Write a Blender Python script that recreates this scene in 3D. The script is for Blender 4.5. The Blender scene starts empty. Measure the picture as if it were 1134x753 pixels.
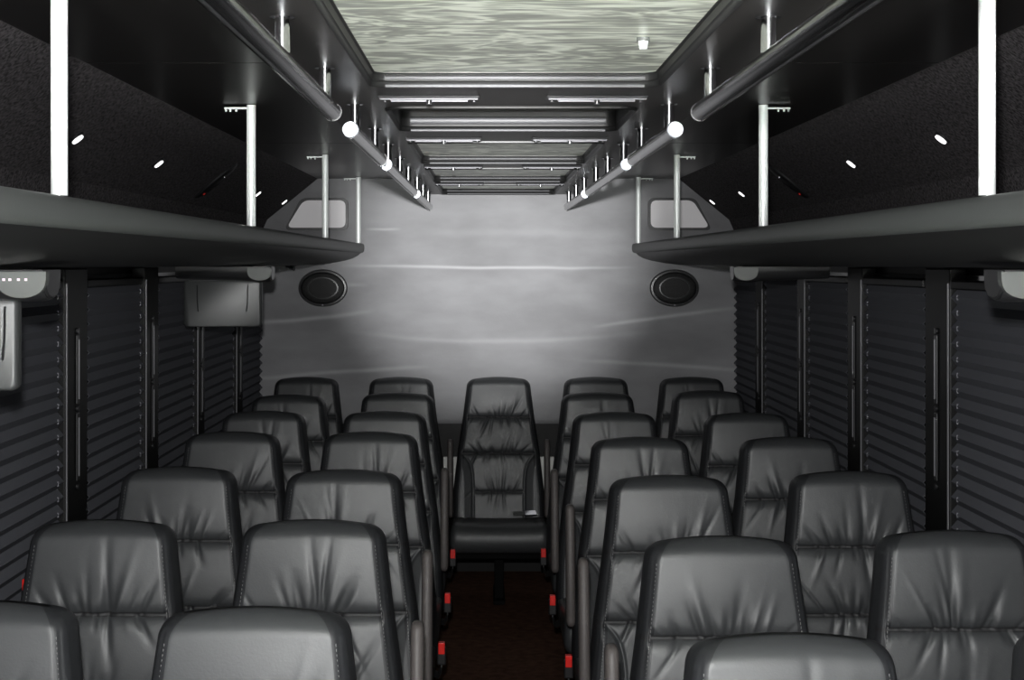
import bpy, bmesh, math, random
from mathutils import Vector, Matrix
random.seed(7)
S = bpy.context.scene
COL = S.collection
PI = math.pi

# ------------------------------------------------------------------ camera
F = 1631.0                      # focal length in pixels of the 1134 px wide frame
CX, CZ = -0.05, 1.65
cam = bpy.data.cameras.new('camera'); cam.sensor_width = 36.0; cam.lens = 36.0*F/1134.0
cam.shift_x = (567.0-540.0)/1134.0; cam.shift_y = -(376.5-292.0)/1134.0
cam.clip_start = 0.02
camo = bpy.data.objects.new('camera', cam); COL.objects.link(camo)
camo.location = (CX, 0, CZ); camo.rotation_euler = (PI/2, 0, 0)
S.camera = camo

# ------------------------------------------------------------------ light
W = bpy.data.worlds.new('world'); S.world = W; W.use_nodes = True
W.node_tree.nodes['Background'].inputs[0].default_value = (0.75, 0.85, 1, 1)
W.node_tree.nodes['Background'].inputs[1].default_value = 0.03

def light(name, kind, loc, tgt, power, size=None, sy=None, color=(1, 1, 1), spot=None, blend=1.0):
    l = bpy.data.lights.new(name, kind); l.energy = power; l.color = color
    if kind == 'AREA':
        l.shape = 'RECTANGLE'; l.size = size; l.size_y = sy or size
    else:
        l.shadow_soft_size = size
    if spot: l.spot_size = spot; l.spot_blend = blend
    o = bpy.data.objects.new(name, l); COL.objects.link(o); o.location = loc
    o.rotation_euler = (Vector(tgt)-Vector(loc)).to_track_quat('-Z', 'Y').to_euler()
    return o
# the photographer's flash (zoomed beam towards the rear wall, plus its wide spill) and daylight through the windscreen
light('flash_beam', 'SPOT', (-0.07, 0.02, 1.78), (-0.02, 7.0, 1.68), 2250, 0.025, spot=math.radians(14), blend=1.0)
light('flash_spill', 'SPOT', (-0.07, 0.02, 1.78), (0.0, 7.0, 1.70), 290, 0.025, spot=math.radians(120), blend=0.6)
light('windscreen_daylight', 'AREA', (0, -1.45, 1.45), (0, 5, 1.35), 13, 1.9, 0.9, (0.93, 0.97, 1))
light('added_ceiling_fill', 'AREA', (0, -0.90, .80), (0, 2.7, 2.42), 22, 1.2, 0.4, (0.98, 1.0, 0.96)).data.spread = math.radians(44)  # added upward fill for the ceiling panels, not a real opening
S.view_settings.view_transform = 'Standard'; S.view_settings.look = 'None'
S.view_settings.gamma = 1.0; S.view_settings.use_curve_mapping = False
S.view_settings.exposure = 0.0

# ------------------------------------------------------------------ materials
def mat(name, col, rough=0.5, metal=0.0, spec=0.5, bump=None, emis=None, coat=0.0, var=None, sheen=0.0, aniso=0.0):
    m = bpy.data.materials.new(name); m.use_nodes = True
    nt = m.node_tree; b = nt.nodes['Principled BSDF']
    b.inputs['Base Color'].default_value = (*col, 1); b.inputs['Roughness'].default_value = rough
    b.inputs['Metallic'].default_value = metal; b.inputs['Specular IOR Level'].default_value = spec
    b.inputs['Coat Weight'].default_value = coat; b.inputs['Coat Roughness'].default_value = 0.15
    b.inputs['Sheen Weight'].default_value = sheen
    b.inputs['Anisotropic'].default_value = aniso
    if emis: b.inputs['Emission Color'].default_value = (*emis[0], 1); b.inputs['Emission Strength'].default_value = emis[1]
    tc = nt.nodes.new('ShaderNodeTexCoord')
    if bump:
        n = nt.nodes.new('ShaderNodeTexNoise'); n.inputs['Scale'].default_value = bump[0]; n.inputs['Detail'].default_value = 6
        mp = nt.nodes.new('ShaderNodeMapping'); nt.links.new(tc.outputs['Object'], mp.inputs[0])
        if len(bump) > 3: mp.inputs['Scale'].default_value = bump[3]
        nt.links.new(mp.outputs[0], n.inputs['Vector'])
        bp = nt.nodes.new('ShaderNodeBump'); bp.inputs['Strength'].default_value = bump[1]; bp.inputs['Distance'].default_value = bump[2]
        nt.links.new(n.outputs[0], bp.inputs['Height']); nt.links.new(bp.outputs[0], b.inputs['Normal'])
    if var:                                    # var = (scale, colour2, stretch)
        n = nt.nodes.new('ShaderNodeTexNoise'); n.inputs['Scale'].default_value = var[0]; n.inputs['Detail'].default_value = 8
        mp = nt.nodes.new('ShaderNodeMapping'); nt.links.new(tc.outputs['Object'], mp.inputs[0])
        mp.inputs['Scale'].default_value = var[2]; nt.links.new(mp.outputs[0], n.inputs['Vector'])
        r = nt.nodes.new('ShaderNodeValToRGB'); r.color_ramp.elements[0].position = 0.35; r.color_ramp.elements[1].position = 0.65
        r.color_ramp.elements[0].color = (*col, 1); r.color_ramp.elements[1].color = (*var[1], 1)
        nt.links.new(n.outputs[0], r.inputs[0]); nt.links.new(r.outputs[0], b.inputs['Base Color'])
    return m

M = {}
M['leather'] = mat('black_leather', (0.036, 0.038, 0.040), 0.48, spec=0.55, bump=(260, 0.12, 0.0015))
M['leather_shaded'] = mat('black_leather_shaded', (0.019, 0.020, 0.022), 0.5, spec=0.4, bump=(260, 0.12, 0.0015))  # shade on bolsters and seat sides put into a darker leather colour
M['stitch'] = mat('grey_thread', (0.16, 0.16, 0.16), 0.8)
M['shell'] = mat('seat_shell', (0.012, 0.012, 0.013), 0.6)
M['arm'] = mat('armrest_rubber', (0.085, 0.075, 0.072), 0.55, bump=(150, 0.1, 0.001))
M['frame'] = mat('black_steel', (0.004, 0.004, 0.004), 0.8, spec=0.1)
M['red'] = mat('red_plastic', (0.75, 0.015, 0.01), 0.35)
M['chrome'] = mat('chrome', (0.85, 0.86, 0.88), 0.12, metal=1.0)
M['tube'] = mat('smoked_tube', (0.17, 0.17, 0.175), 0.16, metal=1.0)
M['cap'] = mat('rail_end_cap', (0.78, 0.82, 0.9), 0.25, metal=0.3)
M['pole'] = mat('white_enamel_pole', (0.86, 0.9, 0.88), 0.3, metal=0.1, spec=0.6)
M['ceil'] = mat('black_brushed_laminate', (0.009, 0.008, 0.008), 0.34, spec=0.9, bump=(40, 0.25, 0.001, (1, 22, 1)))
M['ceilmid'] = mat('brushed_laminate_centre', (0.022, 0.020, 0.0195), 0.40, metal=0.06, spec=0.38, bump=(40, 0.3, 0.001, (1, 22, 1)))
M['gloss'] = mat('satin_black_moulding', (0.012, 0.012, 0.012), 0.42, spec=0.4)
M['bright'] = mat('moulding_highlight_grey', (0.07, 0.07, 0.075), 0.5, metal=0.0)
M['silver'] = mat('silver_strip', (0.13, 0.128, 0.14), 0.5, metal=0.2)
M['carpet'] = mat('black_wall_carpet', (0.028, 0.026, 0.027), 0.95, spec=0.1, bump=(500, 0.9, 0.004), var=(150, (0.14, 0.13, 0.135), (1, 1, 1)))
M['lip'] = mat('grey_vinyl_lip', (0.088, 0.094, 0.091), 0.5, bump=(90, 0.1, 0.001))
M['under'] = mat('rack_underside', (0.014, 0.014, 0.014), 0.45, spec=0.4, bump=(180, 0.1, 0.001))
M['wallside'] = mat('black_side_wall', (0.012, 0.012, 0.013), 0.55, spec=0.3)
M['post'] = mat('black_post', (0.004, 0.004, 0.004), 0.5, spec=0.25)
M['postedge'] = mat('grey_edge', (0.2, 0.2, 0.21), 0.4, metal=0.4)
M['blind'] = mat('pleated_blind_cloth', (0.105, 0.108, 0.122), 0.9, spec=0.15)
M['cord'] = mat('blind_cord', (0.18, 0.18, 0.20), 0.9)
M['plastic'] = mat('charcoal_plastic', (0.035, 0.037, 0.037), 0.40, bump=(300, 0.12, 0.001))
M['plastic_d'] = mat('black_plastic', (0.015, 0.015, 0.016), 0.35)
M['plastic_l'] = mat('grey_plastic', (0.085, 0.09, 0.086), 0.5)
M['quarter'] = mat('pale_quarter_panel', (0.85, 0.83, 0.84), 0.6, bump=(260, 0.2, 0.001), emis=((1, .98, .99), 0.10))
M['grille'] = mat('speaker_grille', (0.008, 0.008, 0.008), 0.6, bump=(350, 0.5, 0.003))
M['white'] = mat('white_board', (0.8, 0.8, 0.76), 0.6)
M['floor'] = mat('brown_floor_carpet', (0.05, 0.024, 0.015), 0.95, spec=0.1, bump=(300, 0.5, 0.003), var=(30, (0.085, 0.042, 0.027), (1, 1, 1)))
M['glass'] = mat('dark_glass', (0.02, 0.022, 0.025), 0.08)
M['led'] = mat('spot_lens', (0.9, 0.9, 0.9), 0.3, emis=((1, 1, 1), 2.2))
M['indic'] = mat('indicator_lights', (0.3, 0.3, 0.3), 0.4, emis=((1, 0.75, 0.9), 1.0))

def marble():
    m = bpy.data.materials.new('pearl_laminate'); m.use_nodes = True; nt = m.node_tree; b = nt.nodes['Principled BSDF']
    b.inputs['Roughness'].default_value = 0.36; b.inputs['Specular IOR Level'].default_value = 0.8; b.inputs['Metallic'].default_value = 0.45
    N = nt.nodes.new; L = nt.links.new
    tc = N('ShaderNodeTexCoord'); mp = N('ShaderNodeMapping'); mp.inputs['Scale'].default_value = (2.0, 6, 1)
    L(tc.outputs['Object'], mp.inputs[0])
    n = N('ShaderNodeTexNoise'); n.inputs['Scale'].default_value = 1.5; n.inputs['Detail'].default_value = 3; n.inputs['Distortion'].default_value = 2.4
    L(mp.outputs[0], n.inputs['Vector'])
    ml = N('ShaderNodeMath'); ml.operation = 'MULTIPLY'; ml.inputs[1].default_value = 30; L(n.outputs[0], ml.inputs[0])
    sn = N('ShaderNodeMath'); sn.operation = 'SINE'; L(ml.outputs[0], sn.inputs[0])
    n2 = N('ShaderNodeTexNoise'); n2.inputs['Scale'].default_value = 5; n2.inputs['Detail'].default_value = 6; n2.inputs['Distortion'].default_value = 0.8
    L(mp.outputs[0], n2.inputs['Vector'])
    ad = N('ShaderNodeMath'); ad.operation = 'MULTIPLY_ADD'; ad.inputs[1].default_value = 0.17; L(sn.outputs[0], ad.inputs[0]); L(n2.outputs[0], ad.inputs[2])
    r = N('ShaderNodeValToRGB'); e = r.color_ramp.elements
    e[0].position = 0.33; e[0].color = (0.36, 0.37, 0.33, 1); e[1].position = 0.68; e[1].color = (0.96, 0.99, 0.88, 1)
    k = r.color_ramp.elements.new(0.5); k.color = (0.60, 0.63, 0.54, 1)
    L(ad.outputs[0], r.inputs[0]); L(r.outputs[0], b.inputs['Base Color'])
    return m
M['marble'] = marble()

def rear_cloth():
    """grey vinyl carpet with paler, slightly curved lines mixed into the colour"""
    m = mat('grey_rear_wall_vinyl', (0.25, 0.25, 0.257), 0.75, spec=0.25, bump=(120, 0.3, 0.002), var=(3.0, (0.32, 0.32, 0.33), (1, 1, 2.5)))
    nt = m.node_tree; b = nt.nodes['Principled BSDF']; N = nt.nodes.new; L = nt.links.new
    src = b.inputs['Base Color'].links[0].from_socket
    tc = N('ShaderNodeTexCoord'); sp = N('ShaderNodeSeparateXYZ'); L(tc.outputs['Object'], sp.inputs[0])
    def mth(op, a, c=None, d=None):
        n = N('ShaderNodeMath'); n.operation = op
        for i, v in enumerate((a, c, d)):
            if v is None: continue
            if isinstance(v, (int, float)): n.inputs[i].default_value = v
            else: L(v, n.inputs[i])
        return n.outputs[0]
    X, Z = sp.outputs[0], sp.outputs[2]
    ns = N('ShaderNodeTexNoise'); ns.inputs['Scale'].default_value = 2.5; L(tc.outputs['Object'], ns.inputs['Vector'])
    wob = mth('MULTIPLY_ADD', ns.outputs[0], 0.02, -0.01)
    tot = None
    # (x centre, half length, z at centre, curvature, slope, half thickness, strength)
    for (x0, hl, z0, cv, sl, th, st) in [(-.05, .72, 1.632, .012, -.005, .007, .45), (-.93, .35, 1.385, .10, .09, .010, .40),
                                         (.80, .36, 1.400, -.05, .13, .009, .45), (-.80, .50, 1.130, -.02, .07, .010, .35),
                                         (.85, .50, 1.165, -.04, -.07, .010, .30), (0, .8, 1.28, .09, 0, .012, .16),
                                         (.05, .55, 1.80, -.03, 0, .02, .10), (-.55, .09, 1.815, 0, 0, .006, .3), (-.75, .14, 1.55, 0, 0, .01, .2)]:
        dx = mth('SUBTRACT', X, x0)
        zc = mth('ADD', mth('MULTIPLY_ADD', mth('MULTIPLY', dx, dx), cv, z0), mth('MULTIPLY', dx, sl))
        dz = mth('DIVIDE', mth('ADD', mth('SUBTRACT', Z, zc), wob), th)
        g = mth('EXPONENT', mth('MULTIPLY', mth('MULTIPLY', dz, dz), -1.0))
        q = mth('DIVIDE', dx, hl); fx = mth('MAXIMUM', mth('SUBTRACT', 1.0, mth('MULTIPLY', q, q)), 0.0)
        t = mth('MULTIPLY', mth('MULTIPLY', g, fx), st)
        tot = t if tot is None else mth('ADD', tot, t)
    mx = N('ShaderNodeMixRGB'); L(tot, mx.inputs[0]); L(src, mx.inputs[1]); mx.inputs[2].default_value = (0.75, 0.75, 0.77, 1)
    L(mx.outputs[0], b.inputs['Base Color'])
    return m
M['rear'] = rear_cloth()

# ------------------------------------------------------------------ mesh helpers
def link(name, me, m=None, parent=None, loc=None, smooth=False):
    if m and not me.materials: me.materials.append(m)
    o = bpy.data.objects.new(name, me); COL.objects.link(o)
    if parent: o.parent = parent
    if loc: o.location = loc
    if smooth: me.shade_smooth()
    return o
def from_bm(bm, name): 
    bmesh.ops.recalc_face_normals(bm, faces=bm.faces[:])
    me = bpy.data.meshes.new(name); bm.to_mesh(me); bm.free(); return me
def add_box(bm, x0, x1, y0, y1, z0, z1, bev=0.0, seg=2):
    r = bmesh.ops.create_cube(bm, size=1.0); vs = r['verts']
    bmesh.ops.scale(bm, vec=(x1-x0, y1-y0, z1-z0), verts=vs)
    bmesh.ops.translate(bm, vec=((x0+x1)/2, (y0+y1)/2, (z0+z1)/2), verts=vs)
    if bev:
        es = list({e for v in vs for e in v.link_edges})
        bmesh.ops.bevel(bm, geom=es, offset=bev, segments=seg, profile=0.5, affect='EDGES')
def box(name, b, m, parent=None, bev=0.0, seg=2):
    bm = bmesh.new(); add_box(bm, *b, bev=bev, seg=seg)
    return link(name, from_bm(bm, name), m, parent, smooth=False)
def add_cyl(bm, p0, p1, r, seg=24, r2=None):
    p0, p1 = Vector(p0), Vector(p1); d = p1-p0
    res = bmesh.ops.create_cone(bm, cap_ends=True, segments=seg, radius1=r, radius2=r if r2 is None else r2, depth=d.length)
    mx = Matrix.Translation((p0+p1)/2) @ d.to_track_quat('Z', 'Y').to_matrix().to_4x4()
    bmesh.ops.transform(bm, matrix=mx, verts=res['verts'])
def autosmooth(me, ang=40):
    me.shade_smooth()
    bm = bmesh.new(); bm.from_mesh(me)
    for e in bm.edges:
        e.smooth = not (len(e.link_faces) != 2 or e.calc_face_angle(0) > math.radians(ang))
    bm.to_mesh(me); bm.free()
def cyl(name, p0, p1, r, m, parent=None, seg=24, r2=None):
    bm = bmesh.new(); add_cyl(bm, p0, p1, r, seg, r2); me = from_bm(bm, name); autosmooth(me)
    return link(name, me, m, parent)
def extrude_profile(name, prof, y0, y1, m, parent=None, closed=True, ang=35):
    """prof = list of (x,z), extruded along y"""
    bm = bmesh.new(); A = [bm.verts.new((x, y0, z)) for x, z in prof]; B = [bm.verts.new((x, y1, z)) for x, z in prof]
    n = len(prof)
    for i in range(n if closed else n-1):
        j = (i+1) % n; bm.faces.new((A[i], A[j], B[j], B[i]))
    if closed: bm.faces.new(A); bm.faces.new(B[::-1])
    me = from_bm(bm, name); autosmooth(me, ang); return link(name, me, m, parent)
def rrect(x0, x1, y0, y1, r, n=6):
    pts = []
    for cx, cy, a0 in ((x1-r, y1-r, 0), (x0+r, y1-r, 90), (x0+r, y0+r, 180), (x1-r, y0+r, 270)):
        for i in range(n+1):
            a = math.radians(a0+90*i/n); pts.append((cx+r*math.cos(a), cy+r*math.sin(a)))
    return pts
def plate_holes(name, outer, holes, z0, z1, m, parent=None):
    """flat plate in xy with holes, from z0 to z1"""
    cu = bpy.data.curves.new(name, 'CURVE'); cu.dimensions = '2D'; cu.fill_mode = 'BOTH'; cu.extrude = (z1-z0)/2
    for pts in [outer]+holes:
        s = cu.splines.new('POLY'); s.points.add(len(pts)-1); s.use_cyclic_u = True
        for p, q in zip(s.points, pts): p.co = (q[0], q[1], 0, 1)
    t = bpy.data.objects.new('tmp', cu); COL.objects.link(t)
    dg = bpy.context.evaluated_depsgraph_get(); me = bpy.data.meshes.new_from_object(t.evaluated_get(dg))
    bpy.data.objects.remove(t); me.name = name; me.transform(Matrix.Translation((0, 0, (z0+z1)/2)))
    me.materials.clear()
    return link(name, me, m, parent)
def ring_loft(name, rings, m, parent=None, ang=30, capfirst=False, caplast=False):
    bm = bmesh.new(); R = [[bm.verts.new(p) for p in ring] for ring in rings]
    n = len(rings[0])
    for a, b in zip(R, R[1:]):
        for i in range(n):
            j = (i+1) % n; bm.faces.new((a[i], a[j], b[j], b[i]))
    if capfirst: bm.faces.new(R[0][::-1])
    if caplast: bm.faces.new(R[-1])
    me = from_bm(bm, name); autosmooth(me, ang); return link(name, me, m, parent)
def tube_path(name, pts, r, m, parent=None, seg=8):
    bm = bmesh.new(); rings = []
    P = [Vector(p) for p in pts]
    for i, p in enumerate(P):
        t = (P[min(i+1, len(P)-1)]-P[max(i-1, 0)]).normalized(); q = t.to_track_quat('Z', 'Y')
        rings.append([bm.verts.new(p+q @ Vector((r*math.cos(2*PI*k/seg), r*math.sin(2*PI*k/seg), 0))) for k in range(seg)])
    for a, b in zip(rings, rings[1:]):
        for k in range(seg): bm.faces.new((a[k], a[(k+1) % seg], b[(k+1) % seg], b[k]))
    bm.faces.new(rings[0][::-1]); bm.faces.new(rings[-1])
    me = from_bm(bm, name); autosmooth(me, 60); return link(name, me, m, parent)
def thing(name, label, cat, loc=(0, 0, 0), group=None, rz=0):
    o = bpy.data.objects.new(name, None); COL.objects.link(o); o.location = loc; o.rotation_euler = (0, 0, rz)
    o.empty_display_size = 0.05
    o['label'] = label; o['category'] = cat
    if group: o['group'] = group
    return o
def struct(o): o['kind'] = 'structure'; return o
def copy_tree(o, parent=None):
    c = o.copy(); COL.objects.link(c); c.parent = parent
    for ch in list(o.children): copy_tree(ch, c)
    return c

# ------------------------------------------------------------------ the setting
FZ = 0.17                       # floor height
HW = 1.165                      # half width at the side walls
YB, YF = 7.02, -1.6             # rear wall, front end
CEIL, CMID = 2.055, 1.98        # outer ceiling, dropped centre ceiling
struct(box('floor', (-HW, HW, YF, YB+.12, FZ-.05, FZ), M['floor']))
for side, s in (('left', -1), ('right', 1)):
    struct(box('wall_'+side, tuple(sorted((s*HW, s*(HW+.05))))+(YF, YB+.12, FZ, CEIL+.05), M['wallside']))
# front end with the windscreen opening behind the camera
struct(plate := box('wall_front', (-HW, HW, YF-.05, YF, FZ, 0.95), M['wallside']))
# rear wall: upper upholstered bulkhead
bm = bmesh.new(); nx, nz = 60, 40
grid = [[None]*(nz+1) for _ in range(nx+1)]
for i in range(nx+1):
    for j in range(nz+1):
        x = -HW+2*HW*i/nx; z = .886+(CEIL-.886)*j/nz
        y = YB + .006*math.sin(x*2.1+.5)*math.sin((z-1.2)*7)
        if j < 2: y += .010*(2-j)/2
        grid[i][j] = bm.verts.new((x, y, z))
for i in range(nx):
    for j in range(nz): bm.faces.new((grid[i][j], grid[i+1][j], grid[i+1][j+1], grid[i][j+1]))
bk = [bm.verts.new((x, YB+.06, z)) for x, z in ((-HW, .886), (HW, .886), (HW, CEIL), (-HW, CEIL))]
bm.faces.new(bk)
bm.faces.new([grid[i][0] for i in range(nx+1)]+[bk[1], bk[0]])
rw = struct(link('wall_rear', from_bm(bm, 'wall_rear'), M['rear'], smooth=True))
struct(box('trim_9', (-HW, HW, YB+.065, YB+.12, FZ, .90), M['post']))

# outer ceiling panels (seams between them), carpeted coves
k = 0
segs = [(YF, 1.05), (1.054, 2.97), (2.974, 4.95), (4.954, YB+.05)]
for s in (-1, 1):
    for (a, b) in segs:
        o = box('ceiling', tuple(sorted((s*.40, s*.875)))+(a, b, CEIL, CEIL+.02), M['ceil'], bev=.0015, seg=1); struct(o)
    prof = [(.86, 2.055), (1.10, 1.86), (1.15, 1.745), (1.163, 1.745), (1.163, 2.07), (.86, 2.07)]
    k += 1
    struct(extrude_profile('trim_%d' % k, [(s*x, z) for x, z in prof], YF, YB-.004, M['carpet'], ang=10))
struct(box('ceiling', (-.42, .42, YF, YB+.05, CMID+.062, CMID+.075), M['ceil']))
# dropped centre ceiling with rounded openings
PH = .270
bays = [(-1.2, .95, 'm'), (1.05, 2.72, 'm'), (3.09, 3.62, 'h'), (3.97, 4.80, 'm'), (5.07, 5.88, 'm'), (6.12, 6.90, 'm')]
plate_rings = [rrect(-PH, PH, a, b, .045) for a, b, _ in bays]
struct(plate_holes('ceiling', [(-.40, YF), (.40, YF), (.40, YB-.004), (-.40, YB-.004)], plate_rings, CMID, CMID+.008, M['ceilmid']))
for s in (-1, 1):
    struct(box('trim_%d' % (5+s), tuple(sorted((s*.392, s*.40)))+(YF, YB-.004, CMID+.008, CEIL+.001), M['ceil']))

nm = ['behind the camera', 'nearest the camera', 'hatch', 'third from the rear wall', 'second from the rear wall', 'closest to the rear wall']
for (a, b, kd), w in zip(bays, nm):
    if kd == 'm':
        t = thing('ceiling_panel', 'pearly grey green swirled ceiling panel in a black frame, %s' % w, 'ceiling panel', (0, (a+b)/2, CMID), 'swirled ceiling panels')
    else:
        t = thing('roof_hatch', 'recessed black roof hatch with bright far edge between ceiling panels', 'hatch', (0, (a+b)/2, CMID))
    h = (b-a)/2-.002; P = PH-.002
    dep = .017 if kd == 'm' else .042
    # moulded frame: steps up in two rolls
    def ring(inset, z, r): return [(x, y, z) for x, y in rrect(-P+inset*.42, P-inset*.42, -h+inset, h-inset, max(r, .008))]
    rings = [ring(0, -.004, .043), ring(.004, -.006, .04), ring(.009, -.004, .036), ring(.011, .002, .035),
             ring(.013, .005, .033), ring(.017, .006, .03), ring(.019, dep-.004, .028), ring(.021, dep, .027), ring(.03, dep+.001, .02), ring(.03, dep+.004, .02), ring(0, dep+.004, .043)]
    rings.append(rings[0])
    ring_loft('frame', rings, M['gloss'] if kd == 'm' else M['post'], t, ang=50)
    # far-end rolls in lighter grey, flash reflection put into the colour
    bm = bmesh.new()
    for (zz, rr, yy) in ((-.003, .0035, h-.0085), (.010 if kd == 'm' else .019, .0035 if kd == 'm' else .0085, h-.024)):
        add_cyl(bm, (-P+.03, yy, zz), (P-.03, yy, zz), rr, 24)
    me = from_bm(bm, 'edge_highlight'); autosmooth(me); link('edge_highlight', me, M['bright'], t)
    bm = bmesh.new(); pts = rrect(-P+.013, P-.013, -h+.028, h-.028, .018)
    A = [bm.verts.new((x, y, dep+.002)) for x, y in pts]; B = [bm.verts.new((x, y, dep+.006)) for x, y in pts]
    bm.faces.new(A); bm.faces.new(B[::-1])
    for i in range(len(pts)): bm.faces.new((A[i], A[(i+1) % len(pts)], B[(i+1) % len(pts)], B[i]))
    link('panel', from_bm(bm, 'panel'), M['marble'] if kd == 'm' else M['plastic_d'], t)

# air vents / light strips on the cross members
def strip(x, y, label):
    t = thing('ceiling_strip', label, 'light strip', (x, y, CMID), 'ceiling strips')
    o = box('housing', (-.100, .100, -.022, .022, -.006, 0), M['plastic_d'], t, bev=.003)
    box('bar', (-.096, .096, -.0225, -.020, -.0095, -.0065), M['silver'], t, bev=.0008)
    box('bar', (-.076, .076, .006, .009, -.0105, -.0062), M['silver'], t, bev=.0008)
    cyl('knob', (0, -.004, -.016), (0, -.004, -.0072), .006, M['chrome'], t, 14)
    for s in (-1, 1): cyl('screw', (s*.088, .012, -.010), (s*.088, .012, -.0072), .004, M['chrome'], t, 10)
for (y, w) in ((2.90, 'behind the nearest ceiling panel'), (3.86, 'just behind the roof hatch'), (4.95, 'third cross bar back'), (6.0, 'last cross bar before the rear wall')):
    for s, sn in ((-1, 'left'), (1, 'right')):
        strip(s*.165, y, 'slim silver ceiling strip in black housing, %s one, %s' % (sn, w))
t = thing('ceiling_latch', 'small white knob under the nearest swirled ceiling panel', 'latch', (.19, 2.27, CMID+.0165))
cyl('base', (0, 0, -.004), (0, 0, .002), .010, M['plastic_l'], t, 16); cyl('knob', (0, 0, -.016), (0, 0, -.004), .006, M['pole'], t, 16, r2=.008)

# grab rails
rail_spec = [(0.2, 2.58, (0.6, 1.3, 1.95, 2.46)), (2.92, 3.76, (3.02, 3.56)), (3.95, 5.42, (4.03, 4.57, 5.06)), (5.62, 6.90, (5.68, 6.2, 6.75))]
rn = ['nearest the camera', 'second along from the camera', 'third along from the camera', 'closest to the rear wall']
for s, sn in ((-1, 'left'), (1, 'right')):
    for (a, b, st), w in zip(rail_spec, rn):
        x = s*.322 
        t = thing('grab_rail', 'chrome ceiling grab rail on short posts, %s side, %s' % (sn, w), 'grab rail', (x, a, CMID), 'ceiling grab rails')
        bm = bmesh.new(); add_cyl(bm, (0, 0, -.064), (0, b-a, -.064), .0155, 28)
        me = from_bm(bm, 'tube'); autosmooth(me); link('tube', me, M['tube'], t)
        for yy, d in ((0, -1), (b-a, 1)):
            cyl('end_cap', (0, yy, -.064), (0, yy+d*.006, -.064), .0165, M['cap'] if d < 0 else M['plastic_d'], t, 28, r2=.0145)
        cyl('groove', (s*-.0, .02, -.0795), (s*-.0, b-a-.02, -.0795), .002, M['plastic_d'], t, 8)
        for q in st:
            p = cyl('stand_off', (0, q-a, -.051), (0, q-a, -.002), .0105, M['chrome'], t, 20)
            cyl('flange', (0, q-a, -.004), (0, q-a, 0), .017, M['chrome'], p, 20)

# luggage racks
for s, sn in ((-1, 'left'), (1, 'right')):
    t = thing('luggage_rack', 'black overhead luggage rack with grey front lip and white poles, %s side' % sn, 'luggage rack', (s*.65, 0, 1.745), 'overhead luggage racks')
    X = lambda x: s*(x-.65)
    # lip: rolled front edge
    lip = [(.640, -.002), (.644, 0), (.664, 0), (.672, -.006), (.672, -.03), (.66, -.042), (.652, -.045), (.640, -.040), (.636, -.030), (.6365, -.010)]
    extrude_profile('lip', [(X(x), z) for x, z in lip], YF+.1, YB-.02, M['lip'], t, ang=50)
    und = [(.655, -.0445), (.665, -.055), (.69, -.069), (.73, -.081), (.79, -.092), (.86, -.099), (1.0, -.103), (1.16, -.105), (1.16, -.012), (.672, -.012), (.672, -.035)]
    extrude_profile('shelf', [(X(x), z) for x, z in und], YF+.1, YB-.02, M['under'], t, ang=35)
    for yp in (2.07, 3.75, 5.46, 6.86):
        p = cyl('pole', (X(.652), yp, .001), (X(.652), yp, .3085), .0118, M['pole'], t, 20)
        bm = bmesh.new(); add_box(bm, *sorted((X(.66), X(.72))), yp-.006, yp+.006, .298, .303, bev=.001)
        for q in (.69, .705, .716): add_cyl(bm, (X(q), yp, .292), (X(q), yp, .298), .003, 8)
        link('bracket', from_bm(bm, 'bracket'), M['pole'], p)
    # rear end bolts under the rack
# reading spots on the coves
n = Vector((-.195, 0, -.24)).normalized()
for s, sn in ((-1, 'left'), (1, 'right')):
    ys = (3.40, 4.24, 6.07, 6.86)
    for y, w in zip(ys, ('nearest the camera', 'second from the camera', 'third from the camera', 'closest to the rear wall')):
        base = Vector((s*1.0, y, 2.055-(1.0-.86)*.195/.24))
        t = thing('spot_light', 'round white spotlight in black carpet above the %s rack, %s' % (sn, w), 'spotlight', base, 'rack spotlights')
        nn = Vector((s*n.x, 0, n.z))
        cyl('bezel', nn*-.001, nn*.005, .022, M['plastic_d'], t, 24, r2=.019)
        cyl('lens', nn*.0052, nn*.008, .0145, M['led'], t, 24)
    base = Vector((s*1.0, 5.15, 2.055-(1.0-.86)*.195/.24))
    t = thing('reading_light', 'dark unlit oval fitting with a red dot above the %s rack' % sn, 'reading light', base, 'oval rack fittings')
    nn = Vector((s*n.x, 0, n.z)); tt = Vector((s*.24, 0, -.195)).normalized()
    bm = bmesh.new(); q = 28
    rg = []
    for (dz, sc) in ((.0005, 1.0), (.006, .95), (.010, .8)):
        rg.append([tuple(nn*dz+Vector((0, 1, 0))*(.045*sc*math.cos(2*PI*i/q))+tt*(.095*sc*math.sin(2*PI*i/q))) for i in range(q)])
    ring_loft('housing', rg, M['plastic_d'], t, capfirst=True, caplast=True)
    p = nn*.0105+tt*.062
    cyl('red_dot', p, p+nn*.003, .005, M['red'], t, 12)
    p = nn*.0105-tt*.03
    cyl('lens', p, p+nn*.003, .006, M['chrome'], t, 12)

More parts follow.
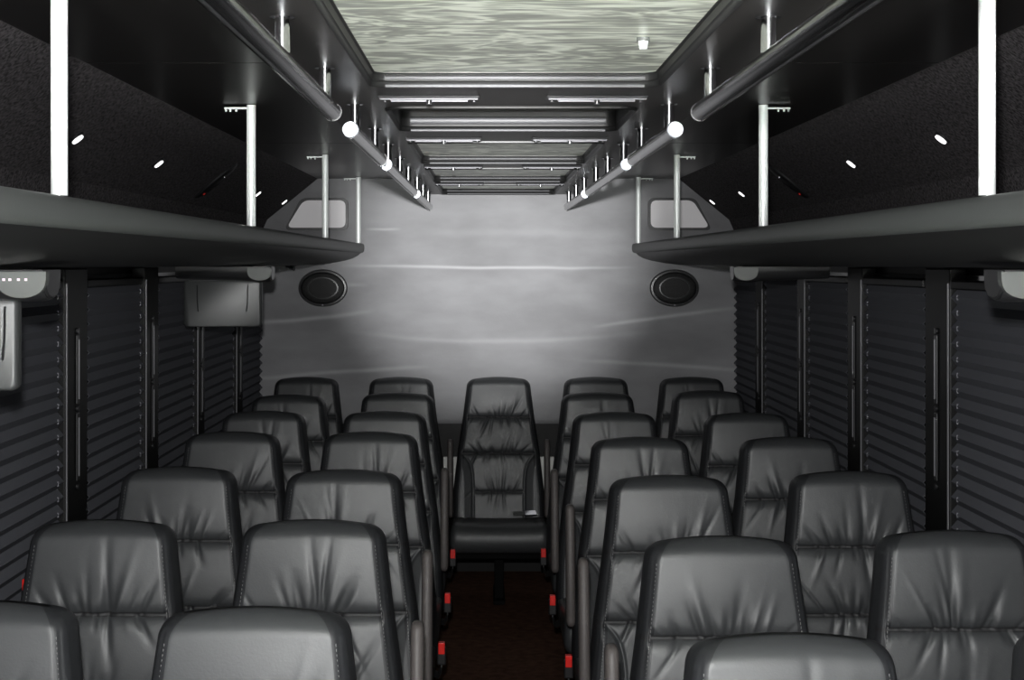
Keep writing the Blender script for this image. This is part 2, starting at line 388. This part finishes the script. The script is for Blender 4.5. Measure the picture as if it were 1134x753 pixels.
# side windows, posts, blinds
post_y = [(1.30, 1.50), (2.14, 2.34), (2.98, 3.17), (3.73, 3.94), (4.60, 4.79), (5.42, 5.57), (6.26, 6.44)]
wn = 0; tn = 9
for s, sn in ((-1, 'left'), (1, 'right')):
    for (a, b) in post_y:
        tn += 1
        p = struct(box('trim_%d' % tn, tuple(sorted((s*1.120, s*1.164)))+(a, b, .80, 1.638), M['post'], bev=.004))
        box('edge_strip', tuple(sorted((s*1.116, s*1.1195)))+(a+.004, a+.010, .80, 1.60), M['postedge'], p)
        m_ = (a+b)/2
        for z0, z1 in ((1.285, 1.465), (1.085, 1.262)):
            q = box('slot', tuple(sorted((s*1.115, s*1.1198)))+(m_-.012, m_+.012, z0, z1), M['plastic_d'], p, bev=.002)
            box('slot_liner', tuple(sorted((s*1.112, s*1.1148)))+(m_-.004, m_+.005, z0+.012, z1-.012), M['postedge'], q, bev=.001)
        for z in (1.475, 1.273, 1.07):
            cyl('screw', (s*1.1198, m_, z), (s*1.114, m_, z), .008, M['plastic_d'], p, 12)
    tn += 1
    struct(box('trim_%d' % tn, tuple(sorted((s*1.115, s*1.164)))+(YF, YB-.01, .745, .795), M['wallside'], bev=.006))
    bays_ = [(2.35, 2.97), (3.18, 3.72), (3.95, 4.59), (4.80, 5.41), (5.58, 6.25), (6.45, 7.0)]
    wl = ['nearest the camera', 'second from the camera', 'third from the camera', 'fourth from the camera', 'second from the rear wall', 'closest to the rear wall']
    for (a, b), w in zip(bays_, wl):
        wn += 1
        wo = struct(box('window_%d' % wn, tuple(sorted((s*1.158, s*1.1635)))+(a-.005, b+.005, .81, 1.62), M['glass']))
        t = thing('pleated_blind', 'dark grey pleated blind drawn down the %s windows, %s' % (sn, w), 'blind', (s*1.135, (a+b)/2, .81), 'pleated window blinds')
        bm = bmesh.new(); L_ = (b-a)/2-.004; H = .775; N_ = 20; am = .016
        def zig(off):
            row = []
            for i in range(2*N_+1):
                z = H*i/(2*N_); x = (am if i % 2 else 0)
                row.append((-s*(x)+off, z))
            return row
        pf = zig(0); pb = zig(s*.0015)
        V = [[[bm.verts.new((x, y, z)) for x, z in pr] for y in (-L_, L_)] for pr in (pf, pb)]
        for pr in V:
            for i in range(2*N_): bm.faces.new((pr[0][i], pr[0][i+1], pr[1][i+1], pr[1][i]))
        for e in (0, 1):
            for i in range(2*N_): bm.faces.new((V[0][e][i], V[0][e][i+1], V[1][e][i+1], V[1][e][i]))
        for i in (0, 2*N_): bm.faces.new((V[0][0][i], V[0][1][i], V[1][1][i], V[1][0][i]))
        link('cloth', from_bm(bm, 'cloth'), M['blind'], t)
        box('head_rail', (-.018, .012, -L_, L_, H+.001, H+.022), M['post'], t, bev=.003)
        for yy in (L_-.045,):
            bm = bmesh.new()
            for i in range(N_):
                z = H*(2*i+1)/(2*N_)
                add_box(bm, *sorted((-s*(am+.0003), -s*(am-.004))), yy-.001, yy+.001, z-.006, z+.006)
            link('cord', from_bm(bm, 'cord'), M['cord'], t)
# lower rear parts
t = thing('rear_board', 'white board low behind the middle rear seat', 'board', (0, YB+.045, FZ), None)
box('panel', (-.262, .268, -.012, .008, .36, .555), M['white'], t, bev=.003)
for s in (-1, 1): box('foot', (s*.22-.012, s*.22+.012, -.012, .008, 0, .36), M['frame'], t)

# rear quarter panels
for s, sn in ((-1, 'left'), (1, 'right')):
    t = thing('quarter_window', 'pale grey quarter window with sloping outer edge in the rear wall, upper %s corner' % sn, 'window', (s*.85, YB-.012, 1.885), 'rear quarter windows')
    if s < 0: P = [(-.65, .066), (-.725, .066), (-.745, .055)]
    def rpoly(pts, r, n=5):
        out = []; N_ = len(pts)
        for i in range(N_):
            p = Vector(pts[i]); a = (Vector(pts[i-1])-p).normalized(); b = (Vector(pts[(i+1) % N_])-p).normalized()
            for k_ in range(n+1):
                u = k_/n; q = (p+a*r)*(1-u)**2+p*2*u*(1-u)+(p+b*r)*u**2; out.append((q.x, q.y))
        return out
    base = [(-.125, .066), (.075, .066), (.155, -.064), (-.125, -.064)]  # x outward positive
    for nm_, gr, y0, y1, mm in (('rim', .012, -.010, .010, M['plastic_d']), ('pane', 0, -.014, -.010, M['quarter'])):
        c = [(x+(gr if x > 0 else -gr), z+(gr if z > 0 else -gr)) for x, z in base]
        pts = rpoly(c, .03)
        ring_loft(nm_, [[(s*x, y0, z) for x, z in pts], [(s*x, y1, z) for x, z in pts]], mm, t, capfirst=True, caplast=True)
# speakers
for x, sn in ((-.834, 'left'), (.839, 'right')):
    t = thing('speaker', 'black oval speaker on the grey rear wall, %s one' % sn, 'speaker', (x, YB-.01, 1.534), 'rear wall speakers')
    q = 40
    def el(a, b, y): return [(a*math.cos(2*PI*i/q), y, b*math.sin(2*PI*i/q)) for i in range(q)]
    ring_loft('rim', [el(.117, .089, .012), el(.117, .089, -.002), el(.112, .084, -.012), el(.104, .076, -.013), el(.098, .070, -.006), el(.098, .070, .012)], M['plastic_d'], t, ang=50)
    ring_loft('grille', [el(.098, .070, -.004), el(.085, .059, -.009), el(.06, .041, -.012), el(.03, .02, -.013)], M['grille'], t, caplast=True)
    ring_loft('badge_ring', [el(.074, .052, -.0095), el(.074, .052, -.0125), el(.068, .047, -.0130), el(.068, .047, -.010)], M['plastic_d'], t)
    cyl('screw', (0, -.013, -.081), (0, -.016, -.081), .005, M['silver'], t, 12)
cyl_ = thing('strap_bolt', 'small chrome bolt below the left rack by the rear wall speaker', 'bolt', (-.975, 6.9, 1.63))
cyl('head', (0, -.0, .0), (.02, -.01, -.004), .010, M['chrome'], cyl_, 12); cyl('shank', (-.02, 0, .004), (0, 0, 0), .006, M['chrome'], cyl_, 12)

# flip-down monitors under the racks
def monitor(s, y, opened, lit, label):
    t = thing('flip_down_monitor', label, 'monitor', (s*.775, y, 1.640), 'monitors under the racks')
    X = lambda x: s*x
    def sect(x, sc=1.0, w=1.0):
        pts = [(-.10*w, 0), (-.10*w, -.014*sc), (-.085*w, -.034*sc), (-.055*w, -.046*sc), (0, -.05*sc), (.055*w, -.046*sc), (.085*w, -.034*sc), (.10*w, -.014*sc), (.10*w, 0)]
        return [(X(x), p*.46-.056, z) for p, z in pts]
    ring_loft('housing', [sect(-.0), sect(.012, 1.05), sect(.04, 1.05), sect(.12, .95), sect(.315, .8)], M['plastic_d'], t, ang=40, capfirst=True, caplast=True)
    ring_loft('end_cap', [[(x-s*.0005, p*1.0, z) for x, p, z in sect(-.004, .9, .9)], [(x-s*.0005, p, z) for x, p, z in sect(-.0005, .98, .98)]], M['plastic_d'], t, capfirst=True, caplast=True)
    f = [(-.056, -.003)]+[(-.056*math.cos(q_*PI/14)*(1 if abs(math.cos(q_*PI/14)) > .99 else .98), -.016-.030*math.sin(q_*PI/14)**.8) for q_ in range(15)]+[(.056, -.003)]
    # face plate looking towards the camera
    bm = bmesh.new()
    A = [bm.verts.new((X(.034+p*.72), -.104-.0, z)) for p, z in f]; B = [bm.verts.new((X(.034+p*.72), -.085, z)) for p, z in f]
    bm.faces.new(A); bm.faces.new(B[::-1])
    for i in range(len(f)): bm.faces.new((A[i], A[(i+1) % len(f)], B[(i+1) % len(f)], B[i]))
    fp = link('face_plate', from_bm(bm, 'face_plate'), M['plastic_l'], t)
    if lit:
        for dx, c in ((-.012, 1), (0, 1), (.014, 1), (.024, 1)):
            box('indicator', tuple(sorted((X(.036+dx), X(.036+dx+.004))))+(-.1060, -.1038, -.018, -.014), M['indic'], fp)
    if opened:
        a = math.radians(6)
        sc = bpy.data.objects.new('screen', None)
        bm = bmesh.new(); pts = [(px_+(.025 if y < 3 else 0), pz_-.010*max(0, 1-(px_/.14)**2)*(pz_ < -.1)) for px_, pz_ in rrect(-.132, .132, -.155, 0, .012, 6)]
        # slightly bowed back shell facing the camera
        R = []
        for (d, ins) in ((0.010, .0), (-.002, .0), (-.007, .003), (-.010, .010)):
            R.append([(X(.17+x*(1-ins/.132)), -.02+d, -.046+z*(1-ins/.168*.6)-ins*.3) for x, z in pts])
        o = ring_loft('screen', R, M['plastic'], t, ang=40, capfirst=True, caplast=True)
        for dx, bend in ((-.085, 1), (.085, -1)):
            tube_path('rib', [(X(.17+dx+bend*.009*(u-.5)*abs(u-.2)), -.0305, -.062-u*.09) for u in [i/8 for i in range(9)]], .0022, M['plastic_d'], o, 6)
        cyl('hinge', (X(.06), -.02, -.046), (X(.28), -.02, -.046), .007, M['plastic_d'], t, 12)
monitor(-1, 2.50, True, True, 'charcoal flip-down monitor hanging open at the left picture edge')
monitor(-1, 5.00, True, False, 'charcoal flip-down monitor hanging open under the left rack, further back')
monitor(1, 2.45, False, False, 'closed flip-down monitor with grey end cap at the right picture edge')
monitor(1, 5.00, False, False, 'closed flip-down monitor under the right rack, further back')

# ------------------------------------------------------------------ seats
LB = .665      # backrest length
def halfw(t):  # t = distance down from the top
    pts = [(0, .138), (.05, .144), (.17, .159), (.33, .183), (.50, .202), (.665, .207)]
    for (a, wa), (b, wb) in zip(pts, pts[1:]):
        if t <= b: 
            u = (t-a)/(b-a); return wa+(wb-wa)*u
    return pts[-1][1]
def wrinkles(seed):
    r = random.Random(seed); L = []
    for seam, n_up, n_dn in ((.170, 15, 13), (.330, 13, 11), (.50, 7, 8)):
        for d, n in ((-1, n_up), (1, n_dn)):
            for i in range(n):
                x0 = r.gauss(0, .055) if r.random() < .75 else r.uniform(-.11, .11)
                ln = r.uniform(.014, .050)*(1.35 if d < 0 else 1.0)
                L.append((seam, d, x0, x0*r.uniform(.8, 2.2)+r.uniform(-.02, .02), ln*(1.7 if i % 4 == 0 else 1), r.uniform(.0026, .0048), r.choice((-1, -1, -1, .6))*r.uniform(.0030, .0070)))
    if r.random() < .8:
        c = r.uniform(-.03, .03)
        L.append((.17, -1, c, r.uniform(-.03, .03), .13, .0045, -.0048)); L.append((.17, -1, c+.016, c+.03, .11, .005, .0022))
    return L
def disp(x, t, a, WR):
    d = 0
    u = abs(x)/a
    # panel seams
    for sm in (.170, .330):
        if u < .9: d -= .0075*math.exp(-((t-sm)/.0035)**2)+.006*math.exp(-((t-sm)/.014)**2)
    if u < .55: d -= .006*math.exp(-((t-.50)/.0035)**2)+.004*math.exp(-((t-.5)/.012)**2)
    # soft pillows
    d += .006*(1-u*u)*math.sin(PI*min(max((t-.01)/.16, 0), 1))
    d += .007*(1-u*u)*math.sin(PI*min(max((t-.17)/.16, 0), 1))
    # lower side pads: a curved seam from the edge in towards the middle
    if t > .335:
        q = t-.335; xs = .115+(a*.9-.115)*math.exp(-q/.032)
        e = abs(x)-xs
        d += -.006*math.exp(-(e/.004)**2)
        if e > 0: d += .012*min(e/.04, 1)
    # gathers
    env = max(0, 1-(u/.93)**6)
    for (sm, dr, x0, sl, ln, w, A) in WR:
        q = (t-sm)*dr
        if -.004 < q < ln*1.6:
            q = max(q, 0); xc = x0+sl*q*5; ww = w*(1+q/ln*1.0)
            k = (x-xc)/ww
            if abs(k) < 3: d += env*A*math.exp(-k*k)*math.exp(-(q/ln)**2*1.3)*min(1, q/.006+.35)
    # stitched edge
    d -= .0015*math.exp(-((u-.925)*a/.0022)**2)
    return d
def backrest_mesh(seed):
    WR = wrinkles(seed); me_rows = []
    ts = [0, .0006, .002, .0045, .008, .012, .017, .023, .03]; t = .03
    while t < LB-.001: t += .0045; ts.append(min(t, LB))
    NF = 110; bm = bmesh.new(); rows = []
    for t in ts:
        rc = .034; a = halfw(t)
        if t < rc: a -= rc*(1-math.sqrt(max(0, 1-((rc-t)/rc)**2)))
        a0 = halfw(t)
        rd = .026; k = 1.0
        if t < rd: k = math.sqrt(max(0.0, 1-((rd-t)/rd)**2))
        crown = 0.006*(0)  # flat top
        fr = .044*k; bk_ = (.040+.018*min(t/.5, 1))*k
        pts = []
        # front: rounded in section near its sides
        for i in range(NF+1):
            v = -1+2*i/NF; x = a*math.copysign(1-(1-abs(v))**1.25, v); u = abs(x)/a
            edge = math.sqrt(max(0, 1-max(0, (abs(x)-(a-.026))/.026)**2))
            y = -(fr*(.40+.60*edge))
            dd = disp(x, t, a0, WR)*k*(edge if u > .95 else 1)
            y -= dd
            pts.append((x, y))
        for i in range(1, 6): pts.append((a+.004*math.sin(PI*i/6)*k, -fr*.4+(fr*.4+bk_-.012*k)*i/6))
        for i in range(0, 13):
            v = 1-2*i/12; x = a*.97*v; pts.append((x, bk_-.012*k*abs(v)**3))
        for i in range(5, 0, -1): pts.append((-a-.004*math.sin(PI*i/6)*k, -fr*.4+(fr*.4+bk_-.012*k)*i/6))
        lean = .165*(LB-t)          # reclined away from the sitter
        cz = LB-t+ (0)
        rows.append([bm.verts.new((x, y+lean-.165*LB, cz + .009*(1-min(1, (x/max(a, .01))**2))*math.exp(-t/.05))) for x, y in pts])
    n = len(rows[0])
    for ri, (A, B) in enumerate(zip(rows, rows[1:])):
        rt = (ts[ri]+ts[ri+1])/2
        for i in range(n):
            j = (i+1) % n
            f = bm.faces.new((A[i], A[j], B[j], B[i]))
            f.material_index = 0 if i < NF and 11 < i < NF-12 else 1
            if i < NF and any(abs(rt-sm) < .0036 for sm in (.1705, .3305)): f.material_index = 2
            if NF*.25 < i < NF*.75 and abs(rt-.5005) < .0036: f.material_index = 2
    bm.faces.new(rows[0][::-1]).material_index = 0; bm.faces.new(rows[-1]).material_index = 1
    bmesh.ops.remove_doubles(bm, verts=bm.verts[:], dist=.00002)
    me = from_bm(bm, 'backrest'); me.shade_smooth(); me.materials.append(M['leather']); me.materials.append(M['leather_shaded']); me.materials.append(M['shell'])
    return me
def stitch_mesh(s):
    """rows of fine thread just inside both front edges"""
    bm = bmesh.new()
    if True:
        t = .035
        while t < .62:
            for _ in (0,):
                a = halfw(t)*.895; a2 = halfw(t+.004)*.895
                lean = .165*(LB-t)-.165*LB
                fr = .044+.0035
                u = .895; edge = 1.0
                xx = abs(a); aa = halfw(t)
                edge = math.sqrt(max(0, 1-max(0, (xx-(aa-.026))/.026)**2))
                y = -.044*(.4+.6*edge)+lean-.0008
                if t > .335: y -= .012*min(max((xx-(.115+(aa*.9-.115)*math.exp(-(t-.335)/.032)))/.04, 0), 1)
                add_box(bm, s*a-.0006, s*a+.0006, y-.0008, y+.0025, LB-t-.0045, LB-t)
            t += .0075
    return from_bm(bm, 'stitching')
def cushion_mesh():
    """seat cushion, rolled front, origin at the seat's centre under the backrest front"""
    bm = bmesh.new(); nxx, nl = 40, 0
    # side profile in (y, z), z from the seat's local floor; front towards -y
    prof = [(.02, .335), (-.05, .345), (-.15, .352), (-.25, .362), (-.34, .376), (-.40, .386), (-.435, .388), (-.462, .380), (-.482, .360), (-.492, .333), (-.49, .300), (-.478, .278), (-.455, .268), (-.30, .262), (-.10, .262), (.02, .262)]
    rows = []
    n = len(prof)
    for i in range(nxx+1):
        v = -1+2*i/nxx; x = .207*math.copysign(1-(1-abs(v))**1.4, v); u = abs(x)/.207
        rr = math.sqrt(max(0, 1-max(0, (abs(x)-.177)/.030)**2))
        ring = []
        cy, cz = -.235, .315
        for (y, z) in prof:
            yy = cy+(y-cy)*(1-.07*(1-rr)); zz = cz+(z-cz)*(.35+.65*rr)
            if z > .33 and y < 0:
                zz += .008*(u**2) - .005*math.exp(-((abs(x)-.15)/.006)**2)
            ring.append(bm.verts.new((x, yy, zz)))
        rows.append(ring)
    for A, B in zip(rows, rows[1:]):
        for i in range(n): bm.faces.new((A[i], A[(i+1) % n], B[(i+1) % n], B[i]))
    bm.faces.new(rows[0][::-1]); bm.faces.new(rows[-1])
    me = from_bm(bm, 'cushion'); me.shade_smooth(); me.materials.append(M['leather']); return me
def armrest_mesh():
    """folded up armrest, a slightly tapered padded bar, origin at the pivot"""
    bm = bmesh.new(); rings = []; q = 16; H = .335
    for (z, sc) in ((-.012, .55), (-.006, .85), (.004, 1), (H*.5, .98), (H-.012, .95), (H-.004, .8), (H, .5)):
        rings.append([bm.verts.new((.0145*sc*math.copysign(abs(math.cos(2*PI*i/q))**.7, math.cos(2*PI*i/q)),
                                    .026*sc*math.copysign(abs(math.sin(2*PI*i/q))**.7, math.sin(2*PI*i/q))+.165*z*.9, z)) for i in range(q)])
    for A, B in zip(rings, rings[1:]):
        for i in range(q): bm.faces.new((A[i], A[(i+1) % q], B[(i+1) % q], B[i]))
    bm.faces.new(rings[0][::-1]); bm.faces.new(rings[-1])
    me = from_bm(bm, 'armrest'); me.shade_smooth(); me.materials.append(M['arm']); return me

BK = [backrest_mesh(sd) for sd in (3, 11, 24, 38, 52)]
STM = (stitch_mesh(-1), stitch_mesh(1)); CU = cushion_mesh(); AR = armrest_mesh()
BZ = 1.13-FZ-LB-.008          # local height of the backrest's foot
def make_seat(variant, arms, buckles, ax=.212, az=.60):
    """origin on the floor; local y=0 at the backrest's TOP centre line; faces -y"""
    t = bpy.data.objects.new('bus_seat', None); COL.objects.link(t); t.empty_display_size = .05
    b = link('backrest', BK[variant], None, t, (0, 0, BZ))
    for sm_ in STM: link('stitching', sm_, M['stitch'], b)
    o = -.165*LB               # y of the backrest's foot
    bm = bmesh.new(); add_box(bm, -.150, .150, .057+o, .066+o, BZ+.10, BZ+.50, bev=.003)
    for v_ in bm.verts: v_.co.y += .165*(v_.co.z-BZ)
    link('back_shell', from_bm(bm, 'back_shell'), M['shell'], t)
    cu = link('cushion', CU, None, t, (0, o-.035, 0))
    bm = bmesh.new()
    add_box(bm, -.185, .185, o-.40, o+.02, .225, .2615, bev=.006)
    link('seat_pan', from_bm(bm, 'seat_pan'), M['frame'], t)
    bm = bmesh.new()
    for yy in (o-.20, o-.02):
        add_box(bm, -.02+.0, .02, yy-.02, yy+.02, .001, .2155, bev=.004)
    add_box(bm, -.025, .025, o-.27, o+.05, .001, .02, bev=.003); add_box(bm, -.16, .16, o-.21, o-.17, .19, .2155, bev=.004)
    link('pedestal', from_bm(bm, 'pedestal'), M['frame'], t)
    for sd in arms:
        a = link('armrest', AR, None, t, (sd*ax, o+.012, az-FZ))
        bm = bmesh.new(); add_cyl(bm, (sd*(ax-.03), o+.012, az-FZ), (sd*(ax-.012), o+.012, az-FZ), .018, 16)
        add_box(bm, *sorted((sd*(ax-.022), sd*(ax-.016))), o-.01, o+.035, .262, az-FZ+.012, bev=.002)
        link('armrest_bracket', from_bm(bm, 'armrest_bracket'), M['frame'], t)
    for sd in buckles:
        bx = sd*.228; by = o-.16; bz = .535-FZ
        bm = bmesh.new(); add_box(bm, bx-.013, bx+.013, by-.011, by+.011, bz-.052, bz-.0005, bev=.004)
        k_ = link('belt_buckle', from_bm(bm, 'belt_buckle'), M['plastic_d'], t)
        bm = bmesh.new(); add_box(bm, bx-.0095, bx+.0095, by-.0125, by+.010, bz-.020, bz+.013, bev=.002)
        link('release_button', from_bm(bm, 'release_button'), M['red'], k_)
        link('belt_strap', tube_strap(bx, by, bz, sd, o), M['shell'], t)
    return t
def tube_strap(bx, by, bz, sd, o):
    bm = bmesh.new(); P = [(bx, by, bz-.050), (bx-.003*sd, by+.02, bz-.075), (bx-.012*sd, by+.06, bz-.10), (bx-.03*sd, by+.10, bz-.105)]
    rows = []
    for p in P:
        rows.append([bm.verts.new((p[0]+dx, p[1]+dy*.3, p[2]+dy)) for dx, dy in ((-.0015, -.01), (.0015, -.01), (.0015, .01), (-.0015, .01))])
    for A, B in zip(rows, rows[1:]):
        for i in range(4): bm.faces.new((A[i], A[(i+1) % 4], B[(i+1) % 4], B[i]))
    bm.faces.new(rows[0][::-1]); bm.faces.new(rows[-1]); return from_bm(bm, 'belt_strap')

cols = {
 'left window': (-.828, (2.27, 2.99, 3.77, 4.56, 5.20, 5.85, 6.76), (), ()),
 'left aisle': (-.402, (2.23, 2.99, 3.72, 4.56, 5.20, 5.95, 6.76), (1,), (1,)),
 'right aisle': (.394, (2.07, 2.81, 3.62, 4.42, 5.17, 5.97, 6.76), (-1,), (-1,)),
 'right window': (.852, (2.11, 2.87, 3.69, 4.42, 5.14, 6.04, 6.76), (), ()),
}
ordn = ['first', 'second', 'third', 'fourth', 'fifth', 'sixth', 'last']
protos = {}
q = 0
for cname, (x, ys, arms, bks) in cols.items():
    for i, y in enumerate(ys):
        v = (q*2+i) % 5; q += 1
        am_ = () if i > 4 or (cname == 'left aisle' and i == 3) else arms
        bk2 = () if i == 6 else bks
        key = (v, am_, bk2)
        if key not in protos:
            protos[key] = make_seat(v, am_, bk2); t = protos[key]
        else: t = copy_tree(protos[key])
        xx = x
        if cname == 'right aisle' and i == 6: xx = .446
        if cname == 'left window' and i == 6: xx = -.88
        if cname == 'left aisle' and i == 6: xx = -.446
        if cname == 'right window' and i == 6: xx = .885
        if cname == 'left window' and i == 5: xx = -.828
        if i >= 2 and i < 6 and cname.startswith('left'): xx -= .010
        if i == 3 and cname == 'right aisle': xx += .012
        if i == 0 and cname == 'right aisle': xx -= .02
        t.location = (xx, y, FZ)
        t['label'] = 'black leather seat in the %s column, %s from the camera' % (cname, ordn[i]) if i else 'black leather seat in the %s column, nearest the camera' % cname
        if i == 6: t['label'] = 'black leather seat in the %s column, against the rear wall' % cname
        t['category'] = 'seat'; t['group'] = 'black leather bus seats'
t = make_seat(4, (-1, 1), (), .220, .515); t.location = (-.0, 6.76, FZ)
t['label'] = 'black leather seat alone in the middle facing down the aisle'; t['category'] = 'seat'; t['group'] = 'black leather bus seats'
# belt lying on the middle seat
bt = thing('lap_belt', 'black lap belt with chrome tongue lying on the middle rear seat', 'seat belt', (.12, 6.50, .548))
bm = bmesh.new(); add_box(bm, -.008, .045, -.020, .014, 0, .006, bev=.001); link('tongue', from_bm(bm, 'tongue'), M['chrome'], bt).rotation_euler = (math.radians(25), 0, .2)
o_ = box('webbing', (-.06, -.010, -.014, .012, 0, .004), M['plastic_l'], bt, bev=.001); o_.rotation_euler = (math.radians(25), 0, .2)
# belt by the left window
bt = thing('window_seat_belt', 'red seat belt buckle on a black strap by the left window', 'seat belt', (-1.07, 3.28, .796))
bm = bmesh.new(); add_box(bm, -.014, .014, -.019, .009, .09, .130, bev=.004); b1 = link('buckle', from_bm(bm, 'buckle'), M['plastic_d'], bt)
bm = bmesh.new(); add_box(bm, -.012, .012, -.018, .008, .128, .155, bev=.003); b2 = link('release_button', from_bm(bm, 'release_button'), M['red'], bt)
box('strap', (-.008, -.003, -.02, .02, 0, .092), M['shell'], bt)
